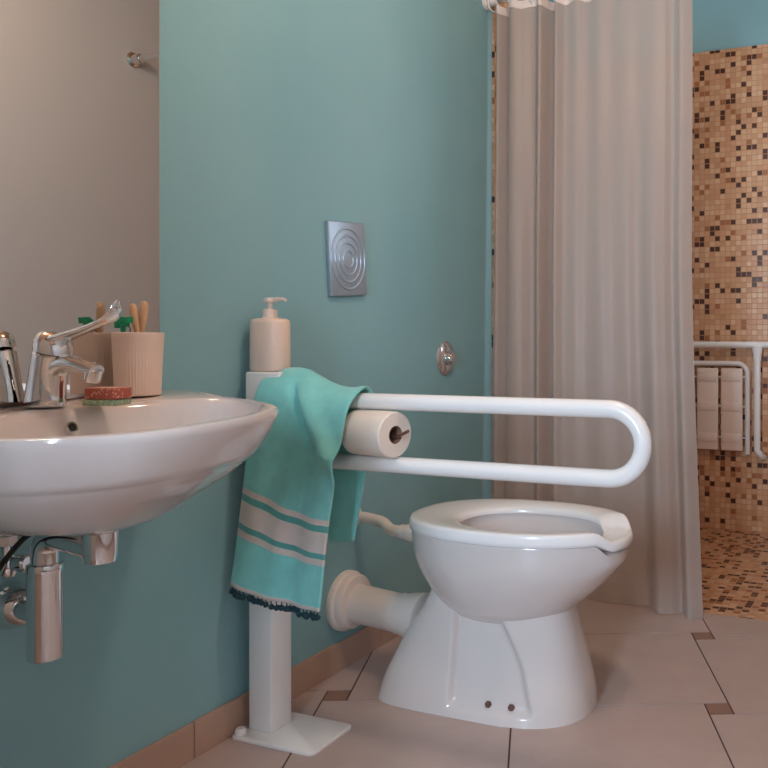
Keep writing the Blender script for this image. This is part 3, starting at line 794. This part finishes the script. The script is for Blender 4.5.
KS = [0, .035, .075, .11, .18, .235, .275, .297, .325, .345, .385, .44, .49, .56, .63, .70, .76, .82, .87, .91, .95, 1]
KT = [.03, -.012, .030, -.030, -.022, -.005, -.034, .034, .040, -.022, .002, -.006, .005, -.007, .004, -.003, .007, -.005, .008, .014, -.020, .006]
KB = [.03, .0, .030, -.020, -.030, .0, -.030, .030, .036, -.026, -.004, -.008, .006, -.006, .003, .012, .024, -.026, -.010, .020, -.026, .012]
def curtain_y(s, h):
    """fold depth across the curtain; s = position 0..1 left to right, h = height 0 (hem) .. 1 (top)"""
    return smooth_interp(s, KS, KT) * h + smooth_interp(s, KS, KB) * (1 - h) + .0025 * math.sin(60 * s + 3 * h) * (.4 + .6 * h)
bm = B(); nu, nv = 260, 60; g = []
for i in range(nu + 1):
    s = i / nu; row = []
    for j in range(nv + 1):
        h = j / nv
        xr_ = smooth_interp(h, [0, .5, .8, 1], [.862, .812, .805, .800])
        xl_ = .030
        x = xl_ + (xr_ - xl_) * s 
        zt_ = 2.190 - .008 * abs(math.sin(PI * s * 9)) ** 2
        zb_ = .003 + .002 * math.sin(11 * s)
        z = zb_ + (zt_ - zb_) * h
        y = RODY + (2.745 - .064 * s * s - RODY) * (1 - h) ** 1.1 + curtain_y(s, h)
        row.append(bm.verts.new((x, y, z)))
    g.append(row)
for i in range(nu):
    for j in range(nv): bm.faces.new((g[i][j], g[i + 1][j], g[i + 1][j + 1], g[i][j + 1]))
cur = obj('shower_curtain', bm, VINYL)
tag(cur, 'translucent white shower curtain hanging from the rod in folds', 'curtain')
bm = B(); rings = []
for i in range(nu + 1):
    s = i / nu; xr_ = .800
    x = .030 + (xr_ - .030) * s
    zt_ = 2.190 - .008 * abs(math.sin(PI * s * 9)) ** 2
    y = RODY + curtain_y(s, 1.0)
    rings.append([Vector((x, y - .0025, zt_ + .002)), Vector((x, y + .0025, zt_ + .002)), Vector((x, y + .0025, zt_ - .028)), Vector((x, y - .0025, zt_ - .028))])
loft(bm, rings); obj('top_hem', bm, HEMW, cur, label='white reinforced top hem')
for k in range(10):
    s = k / 9; x = .030 + .770 * s; y = RODY + curtain_y(min(s, 1), 1.0)
    x = max(.03, min(x, .795))
    bm = B(); c = Vector((x, RODY, RODZ - .012)); n, m = 32, 10; R, r = .031, .0028; rows = []
    for a in range(n):
        th = 2 * PI * a / n; rad = Vector((0.15 * math.cos(th), math.cos(th), math.sin(th)))
        rows.append([c + rad * (R + r * math.cos(2 * PI * b / m)) + Vector((1, 0, 0)) * r * math.sin(2 * PI * b / m) for b in range(m)])
    loft(bm, rows + [rows[0]], False, False); bmesh.ops.remove_doubles(bm, verts=bm.verts, dist=1e-6)
    obj('curtain_ring', bm, SEATW, cur)

# ------------------------------------------------------------------ shower fittings on the far wall
GY = YF - .075
t = thing('shower_grab_bar', 'white horizontal shower grab bar with a vertical drop on the mosaic wall', 'grab bar', (.80, YF - .011, .90))
gz = .897
bm = B(); add_tube(bm, [(.22, GY, gz), (.8, GY, gz), (1.35, GY, gz)], .0165, 20); obj('horizontal_bar', bm, ENAMEL, t)
gx = .852
bm = B()
add_tube(bm, [(gx, GY - .004, gz - .005), (gx, GY - .004, gz - .03), (gx, GY - .004, gz - .08), (gx, GY - .004, .40)] + [(gx + .022 * math.sin(a), GY - .004 + .03 * (1 - math.cos(a)), .40 - .035 * math.sin(a * .9)) for a in (.3, .7, 1.1, 1.5)] + [(gx + .024, YF - .030, .362)], [.026, .023, .0165, .0155, .0155, .0155, .0155, .0155, .0155], 18)
obj('vertical_bar', bm, ENAMEL, t)
for x in (.28, 1.30):
    bm = B(); add_tube(bm, [(x, GY, gz), (x, YF - .012, gz)], .013, 16); add_lathe(bm, [(.034, 0), (.034, .006), (.02, .012)], (x, YF - .0115, gz), (0, -1, 0), 24); obj('wall_bracket', bm, ENAMEL, t)

t = thing('shower_bench', 'ivory slatted folding shower seat hanging folded below the grab bar', 'shower seat', (.55, YF - .011, .40))
SY_ = YF - .050
fx0, fx1, fz0, fz1 = .30, .803, .375, .808; r = .05
bm = B()
path = [(fx0, SY_, fz0), (fx0, SY_, fz1 - r)] + arc((fx0 + r, SY_, fz1 - r), r, PI, PI / 2, 10)[1:] + [(fx1 - r, SY_, fz1)] + arc((fx1 - r, SY_, fz1 - r), r, PI / 2, 0, 10)[1:] + [(fx1, SY_, fz0)]
add_tube(bm, path, .0125, 18); sf_ = obj('seat_frame', bm, ENAMEL, t)
for z in (.742, .601, .452):
    bm = B(); add_tube(bm, [(fx0, SY_ + .004, z), (fx1, SY_ + .004, z)], .0055, 12); obj('cross_bar', bm, ENAMEL, sf_)
for k in range(4):
    x0 = .326 + k * .117
    bm = B(); add_box(bm, x0, x0 + .104, SY_ - .016, SY_ - .003, .390, .785, .006, 3)
    for z in (.742, .601, .452): add_box(bm, x0 + .004, x0 + .100, SY_ - .019, SY_ - .014, z - .022, z + .022, .004, 2)
    obj('slat', bm, SLATW, t)
for x in (.40, .70):
    bm = B(); add_box(bm, x - .02, x + .02, SY_ + .006, YF - .0112, .70, .78, .003, 2); obj('wall_hinge', bm, ENAMEL, t)

# ------------------------------------------------------------------ light
def area(name, loc, target, sx, sy, col, watts):
    l = bpy.data.lights.new(name, 'AREA'); l.shape = 'RECTANGLE'; l.size = sx; l.size_y = sy; l.color = col; l.energy = watts
    o = bpy.data.objects.new(name, l); COL.objects.link(o); o.location = loc
    o.rotation_euler = (Vector(target) - Vector(loc)).to_track_quat('-Z', 'Y').to_euler()
    return o
area('daylight_shower_window', (W + .30, 3.42, 1.9), (.6, 3.4, 1.3), .9, 1.0, (.72, .86, 1.0), 28)
area('daylight_back_window', (.97, YB - .35, 1.45), (.85, 1.5, .75), .7, 1.3, (.60, .79, 1.0), 230)
l = bpy.data.lights.new('ceiling_lamp', 'POINT'); l.energy = 31; l.color = (1, .86, .72); l.shadow_soft_size = .11
o = bpy.data.objects.new('ceiling_lamp', l); COL.objects.link(o); o.location = (1.05, 1.40, 2.42)

w = bpy.data.worlds.new('world'); S.world = w; w.use_nodes = True
w.node_tree.nodes['Background'].inputs[0].default_value = (.75, .87, 1, 1); w.node_tree.nodes['Background'].inputs[1].default_value = .6

S.view_settings.view_transform = 'Standard'; S.view_settings.look = 'None'
S.view_settings.exposure = 0.0; S.view_settings.gamma = 1.0
try: S.view_settings.use_curve_mapping = False
except Exception: pass
